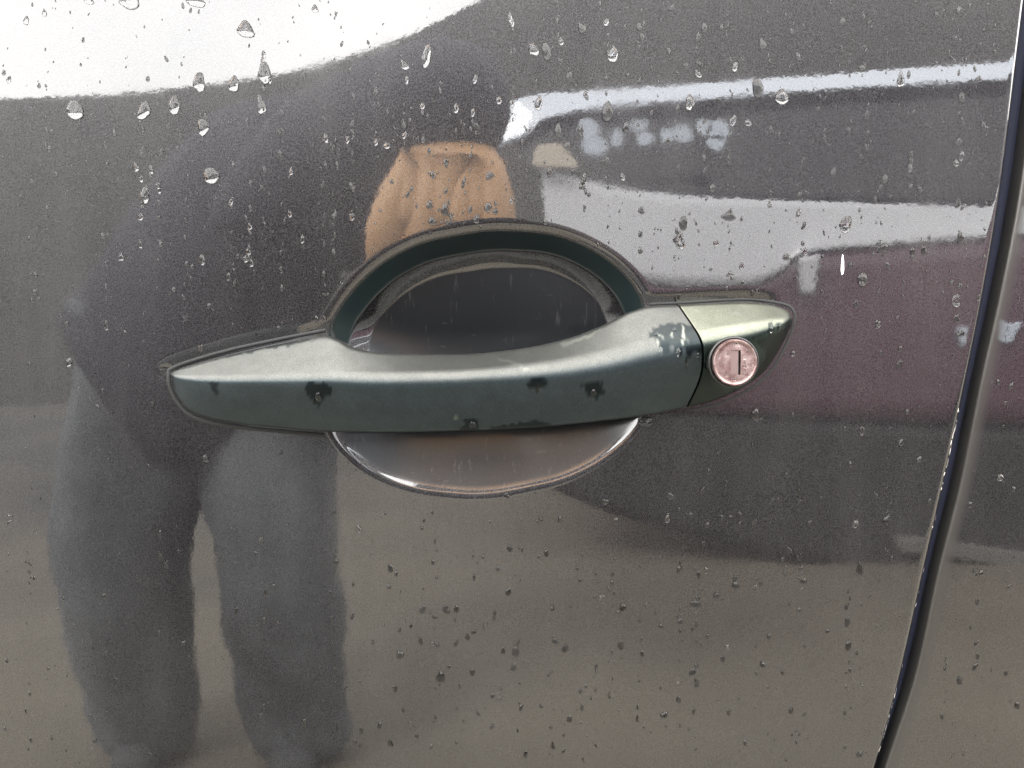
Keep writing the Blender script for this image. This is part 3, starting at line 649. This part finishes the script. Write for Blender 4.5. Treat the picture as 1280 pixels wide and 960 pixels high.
# ------------------------------------------------------------------ rain on the paint
M_WATER = bpy.data.materials.new('rain_water'); M_WATER.use_nodes = True
nt = M_WATER.node_tree; nt.nodes.remove(nt.nodes['Principled BSDF']); gb = nt.nodes.new('ShaderNodeBsdfGlass'); gb.inputs['IOR'].default_value = 1.33; gb.inputs['Roughness'].default_value = 0.0
nt.links.new(gb.outputs[0], nt.nodes['Material Output'].inputs['Surface'])
M_UNDER = mat('paint_under_water', (.019, .0186, .0195), .38, .85, Coat_Weight=.35, Coat_Roughness=.03)
def drop_mesh(seed, tail=0., nr=8, na=18, wob=.12):
    """bead one unit across lying in XY (Y up the door), Z away from the paint; tail > 0 pulls its upper end thin"""
    r_ = np.random.default_rng(seed); ph = r_.random(4)*6.28; V, F = [], []
    lean = r_.uniform(-.25, .25)
    def pt(f, a, h):
        c, s = math.cos(a), math.sin(a); k_ = 1+wob*(.6*math.sin(2*a+ph[0])+.5*math.sin(3*a+ph[1])+.3*math.sin(5*a+ph[2]))
        x, y = .5*f*c*k_, .5*f*s*k_
        if y > 0: x *= 1-tail*(y/.5)*.8; y *= 1+tail*.9; x += lean*tail*y
        return (x, y, h)
    for i in range(1, nr+1):
        f = math.sin(i/nr*math.pi/2) if i < nr else 1.
        for j in range(na):
            a = 2*math.pi*j/na; sag = 1+.35*max(0, -math.sin(a))*f                # belly hangs low
            V.append(pt(f, a, .5*max(0., 1-f*f)**.62*sag))
    for j in range(na): V.append(pt(1., 2*math.pi*j/na, -.25))
    V.append((0, 0, .5)); V.append((0, 0, -.25)); top, bot = len(V)-2, len(V)-1
    for j in range(na): F.append((top, j, (j+1) % na)); F.append((bot, nr*na+(j+1) % na, nr*na+j))
    for i in range(nr):
        for j in range(na): F.append((i*na+j, (i+1)*na+j, (i+1)*na+(j+1) % na, i*na+(j+1) % na))
    b0 = len(V)                                                  # the wetted spot the bead sits on: paint without its mirror of lacquer
    for j in range(na): x, y, _ = pt(.985, 2*math.pi*j/na, 0); V.append((x, y, .035))
    F.append(tuple(b0+j for j in range(na)))
    return V, F
DM, DC = [], []
for i in range(16):
    V, F = drop_mesh(40+i, tail=(0, .25, .42, .12)[i % 4], wob=(.08, .14, .2)[i % 3])
    me = bpy.data.meshes.new('water_drop'); me.from_pydata(V, [], F); me.update(); me.polygons.foreach_set('use_smooth', [True]*len(me.polygons)); me.materials.append(M_WATER); me.materials.append(M_UNDER); me.polygons[len(me.polygons)-1].material_index = 1; DM.append(me)
    me = bpy.data.meshes.new('water_drop'); me.from_pydata(V[:-18], [], F[:-1]); me.update(); me.polygons.foreach_set('use_smooth', [True]*len(me.polygons)); me.materials.append(M_WATER); DC.append(me)
SV, SF = drop_mesh(5, .3, 3, 7, .15); SV = np.array(SV)
def clear(px, py):                      # not over handle, recess or gap
    if poly_dist(np.array(px), np.array(py), REC) < 4: return False
    for S in (SEAT_L, SEAT_R):
        if poly_dist(np.array(px), np.array(py), S) < 6: return False
    ge = np.interp(py, GAPY, GAPL); gq = np.interp(py, GAPY, GAPR)
    return not (ge-6 < px < gq+12)
def place_mtx(px, py, w, h, dep, rot=0.):
    P = surf(np.array(float(px)), np.array(float(py))); x, z = np.array(P[0]), np.array(P[2])
    n = Vector(door_normal(x, z)); p = Vector((float(x), float(door_y(x, z)), float(z)))
    ax = n; up = Vector((0, 0, 1)); up = (up-ax*up.dot(ax)).normalized(); rt = up.cross(ax).normalized()
    M = Matrix((rt, up, ax)).transposed().to_4x4() @ Matrix.Rotation(rot, 4, 'Z') @ Matrix.Diagonal((w, h, dep, 1))
    return Matrix.Translation(p) @ M
PXM = 2*TAN*L/1280
drops = []                              # px, py, width px, height px, label or None
NAMED = [
 (94,138,21,22,'large round raindrop on the grey just under the bright reflection'),
 (307,38,21,18,'big raindrop with a grey crescent in the bright corner reflection'),
 (331,93,17,24,'largest raindrop straddling the soft edge of the bright reflection'),
 (264,220,20,19,'wedge-shaped raindrop with a white glint on plain grey paint'),
 (249,103,13,24,'slanted raindrop low in the bright reflection beside two others'),
 (292,106,14,18,'oval raindrop between two larger ones at the bright edge'),
 (218,133,14,22,'upright raindrop with twin glints beneath the bright edge'),
 (180,139,15,21,'long-tailed raindrop hanging below the bright edge'),
 (254,159,13,21,'tall oval raindrop standing alone below the bright edge'),
 (181,245,11,22,'tall narrow raindrop on the grey far from the handle'),
 (327,133,12,20,'raindrop hanging right under the largest one'),
 (162,3,26,15,'raindrop cut off by the top edge in the bright reflection'),
 (245,3,24,10,'flat wide raindrop at the top edge in the bright reflection'),
 (111,1,12,9,'small crescent raindrop at the top edge of the picture'),
 (533,72,12,26,'tall raindrop beside the mirrored head'),
 (683,65,11,20,'right one of two raindrops paired above the pale stripe'),
 (667,62,10,17,'left one of two raindrops paired above the pale stripe'),
 (766,69,14,18,'ragged raindrop with a white glint above the pale stripe'),
 (759,141,14,23,'brownish tall raindrop above the mirrored pale sky patches'),
 (862,129,11,18,'raindrop under the pale stripe, right of the sky patches'),
 (947,110,12,23,'tall dark raindrop crossing the pale stripe'),
 (977,122,16,19,'lumpy raindrop hanging at the lower edge of the pale stripe'),
 (1126,101,10,17,'dark raindrop high on the pale stripe near the gap'),
 (1057,281,15,19,'dark round raindrop on the pale band near the gap'),
 (854,279,10,17,'upper raindrop of a chain on the pale band'),
 (850,302,12,20,'lower raindrop of a chain, with a thin trail beneath'),
 (911,271,19,10,'sideways smear-like raindrop on the pale band'),
 (1078,350,13,16,'dark raindrop on the maroon reflection beside a white scratch'),
 (1195,376,10,16,'raindrop on the maroon reflection next to the gap'),
 (673,130,9,16,'upright raindrop at the bent end of the pale stripe'),
 (556,263,9,15,'tall raindrop on the tan reflection above the recess'),
 (612,220,10,9,'round dark raindrop at the upper right of the tan reflection'),
 (610,259,8,12,'dark oval raindrop low on the tan reflection'),
 (540,277,9,10,'round raindrop on the tan reflection near the recess lip'),
 (551,847,13,14,'darkest raindrop low on the brownish lower door'),
 (944,519,11,15,'lone raindrop just below the lock cover'),
 (807,527,18,11,'flat bent raindrop touching the lower recess edge'),
 (1075,712,9,16,'white flecked raindrop above the mirrored kerb line'),
 (770,652,8,9,'small dark raindrop at the edge of the brown reflection'),
 (753,749,10,13,'dark raindrop in the middle of the lower door'),
 (869,755,12,12,'wide dark raindrop in a cluster on the lower door'),
 (830,894,10,9,'dark raindrop close above the bottom edge'),
]
for px, py, w, h, lab in NAMED: drops.append((px, py, w*1.05, h*1.05, lab))
def scatter(n, x0, x1, y0, y1, smin, smax, pw=2.2):
    c = 0
    while c < n:
        px, py = random.uniform(x0, x1), random.uniform(y0, y1)
        if not clear(px, py): continue
        s = smin+(smax-smin)*random.random()**pw
        drops.append((px, py, s*random.uniform(.75, 1.1), s*random.uniform(.9, 1.7), None)); c += 1
def run(px, y0, y1, n, smin, smax):     # a broken vertical trail
    for _ in range(n):
        py = random.uniform(y0, y1); x = px+random.gauss(0, 2.2)
        if clear(x, py): s = smin+(smax-smin)*random.random()**1.8; drops.append((x, py, s*.85, s*random.uniform(1., 1.8), None))
for px, a, b, n in ((177,150,330,14),(198,170,330,10),(60,140,330,9),(130,170,420,9),(232,180,400,14),(291,150,380,14),(311,200,330,9),(330,60,300,12),(352,140,420,14),(405,120,400,12),(420,170,330,10),(440,60,330,14),
                    (470,60,190,9),(505,70,180,8),(560,200,280,8),(581,150,290,8),(590,60,280,8),(640,20,210,9),(700,20,90,7),(730,110,300,10),(760,10,250,9),(800,20,330,9),(845,120,420,14),(872,10,330,12),(880,150,260,6),
                    (912,60,350,12),(960,40,330,10),(1000,200,330,8),(1030,80,420,10),(1085,60,300,10),(1100,200,470,9),(1140,130,330,8),(1200,90,420,12),(1230,150,330,9)):
    run(px, a, b, n, 2.8, 7.4)
for px, a, b, n in ((35,640,900,10),(130,640,940,8),(200,560,900,8),(330,740,940,7),(415,640,900,10),(545,620,960,9),(570,760,940,9),(650,640,930,10),(690,760,950,8),(745,700,940,12),(765,640,900,12),(800,680,930,12),(850,700,900,14),(870,700,940,14),
                    (905,560,900,10),(945,640,900,10),(1000,560,820,10),(1075,650,860,12),(1110,560,760,8),(1060,740,900,8),(1220,560,860,8),(1180,820,930,6)):
    run(px, a, b, n, 2.4, 7.5)
scatter(110, 0, 640, 130, 520, 2.6, 8.5); scatter(45, 0, 520, 0, 110, 2., 9.); scatter(150, 640, 1250, 0, 370, 3., 10.); scatter(60, 840, 1230, 330, 640, 2.2, 8.)
scatter(55, 470, 660, 60, 285, 2.5, 8.); scatter(60, 0, 420, 560, 955, 2.4, 7.5, 1.6); scatter(200, 420, 1110, 615, 955, 2.8, 9.5, 1.7); scatter(28, 1180, 1278, 420, 955, 2.8, 8.5, 1.7)
scatter(620, 0, 1275, 0, 955, 1.1, 2.6, 1.2); scatter(350, 0, 640, 120, 420, 1., 2.4, 1.2); scatter(300, 640, 1250, 0, 340, 1.1, 2.8, 1.2)
named = [d for d in drops if d[4]]; rest = sorted([d for d in drops if not d[4]], key=lambda d: -d[2]*d[3])
big, small = rest[:276-len(named)], rest[276-len(named):]
TAN_ = [(498,196),(640,212),(640,300),(466,306)]
STRIPE = [(622,128),(700,112),(900,100),(1280,78),(1280,100),(900,124),(740,138),(660,165),(622,184)]
BAND = [(676,212),(800,238),(1000,250),(1280,260),(1280,296),(1100,306),(1000,318),(930,358),(800,352),(690,300)]
MAROON = [(690,350),(930,358),(1000,318),(1280,296),(1280,530),(760,500)]
def inside(px, py, poly): return poly_dist(np.array(float(px)), np.array(float(py)), poly) < 0
def region(px, py):
    if py < np.interp(px, [0,120,240,350,430,500,560,600], [121,117,106,90,70,46,18,0]) and px < 600: return 'small raindrop within the bright white reflection', 'raindrops in the bright reflection'
    if px > np.interp(py, GAPY, GAPR): return 'small raindrop clinging to the panel right of the door gap', 'raindrops on the side panel'
    if inside(px, py, TAN_): return 'small dark raindrop on the tan reflection of a hand', 'raindrops on the tan reflection'
    if inside(px, py, STRIPE): return 'small raindrop crossing the thin pale stripe of the mirrored roof', 'raindrops on the pale stripe'
    if inside(px, py, BAND): return 'small dark raindrop on the broad pale band of the mirrored car', 'raindrops on the pale band'
    if inside(px, py, MAROON): return 'small raindrop on the maroon reflection round the key lock', 'raindrops on the maroon reflection'
    if py > 540:
        if px < 420: return 'small dark raindrop low on the door over the mirrored trousers', 'raindrops over the mirrored legs'
        if py < np.interp(px, [420,690,765,840,950,1040,1150,1280], [600,612,642,664,692,716,736,750]): return 'small raindrop on the dark area below the key lock', 'raindrops below the key lock'
        if px < 760: return 'small dark raindrop on the brown reflection straight below the cup', 'raindrops below the cup'
        return 'small dark raindrop on the brown reflection right of the cup, towards the gap', 'raindrops on the lower right of the door'
    if px < 640: 
        if px < 330: return 'small glinting raindrop on grey paint above the tapered handle end', 'raindrops on the upper left of the door'
        return 'small glinting raindrop on dark paint above the recess', 'raindrops above the recess'
    if py < 110: return 'small raindrop on dark paint above the thin pale stripe', 'raindrops at the upper right of the door'
    return 'small raindrop on the dark mirrored car window', 'raindrops on the mirrored window'
for i, (px, py, w, h, lab) in enumerate(named+big):
    me = DM[i % 16] if not lab else DM[(i*5) % 12]
    clearbead = (px < 640 and py < 500 and not (470 < px < 650 and 190 < py < 310)) or (px*7+py) % 10 < (3.5 if py < 560 else 1.5)
    o = link(bpy.data.objects.new('water_drop', DC[DM.index(me)] if clearbead else me))
    dep = min(w, h)*PXM*(.60 if lab else random.uniform(.45, .8))*(1 if py > 540 else .85)
    tl = 1+.45*((0, .25, .42, .12)[DM.index(me) % 4])
    o.matrix_world = place_mtx(px, py, w*PXM, h*PXM/tl, dep, random.gauss(0, .18))
    rl, rg = region(px, py); tag(o, lab or rl, 'raindrop', rg)
V, F = [], []
for px, py, w, h, _ in small:
    M = np.array(place_mtx(px, py, w*PXM, h*PXM, min(w, h)*PXM*.75, random.gauss(0, .3))); b = len(V)*len(SV)
    V.append(SV@M[:3, :3].T+M[:3, 3]); F += [tuple(b+i for i in f) for f in SF]
o = obj('water_droplets', np.concatenate(V), F, M_WATER); o.data.materials.append(M_UNDER)
nf = len(SF)
for i in range(nf-1, len(F), nf): o.data.polygons[i].material_index = 1
tag(o, 'fine spray of tiny droplets over the whole door', 'droplets', kind='stuff')

# beads sitting on the handle and on the lock face, found by dropping sight lines on those surfaces
from mathutils.bvhtree import BVHTree
def bvh(o): return BVHTree.FromPolygons([v.co[:] for v in o.data.vertices], [p.vertices[:] for p in o.data.polygons])
TR = [(bvh(grip), 'handle'), (bvh(cover), 'cover'), (bvh(lock), 'lock')]
for px, py, w, h, lab in ((398,497,9,12,'raindrop at the foot of the largest dark wet patch on the handle'),(673,487,7,10,'raindrop under the dark wet patch in the middle of the handle'),
    (742,491,8,8,'raindrop in the dark wet patch near the right of the handle'),(268,491,4,8,'tiny raindrop on the pointed left end of the handle'),(591,531,10,9,'raindrop gathering at the bottom edge of the handle'),
    (826,440,5,11,None),(848,440,5,12,None),(859,452,4,14,None),(872,446,6,7,None),(964,411,5,10,None),(974,410,5,11,None),(820,418,6,4,None),(843,412,6,5,None),(853,420,6,8,None),
    (908,444,6,5,None),(921,432,10,4,None),(931,447,6,6,None),(932,458,8,5,None),(902,456,5,4,None),(909,469,5,4,None),(918,474,6,4,None),(929,469,4,3,None),(900,446,3,3,None),(935,439,3,4,None)):
    d = Vector(ray(np.array(float(px)), np.array(float(py)))).normalized(); best = None
    for t, nm in TR:
        hit = t.ray_cast(Vector(CAM), d)
        if hit[0] is not None and (best is None or hit[3] < best[1][3]): best = (nm, hit)
    if best is None: continue
    nm, (p, n, _, _) = best
    if n.dot(d) > 0: n = -n
    up = (Vector((0, 0, 1))-n*n.z).normalized(); rt = up.cross(n).normalized()
    o = link(bpy.data.objects.new('water_drop', DC[(px*7+py) % 12]))
    o.matrix_world = Matrix.Translation(p) @ Matrix((rt, up, n)).transposed().to_4x4() @ Matrix.Diagonal((w*PXM, h*PXM, min(w, h)*PXM*.6, 1))
    dl = {'handle': 'small raindrop in the ragged wet patch beside the handle seam', 'cover': 'small raindrop running down the tip of the lock cover', 'lock': 'tiny raindrop on the round steel lock face'}[nm]
    tag(o, lab or dl, 'raindrop', 'raindrops on the '+{'handle': 'handle', 'cover': 'lock cover', 'lock': 'lock face'}[nm])
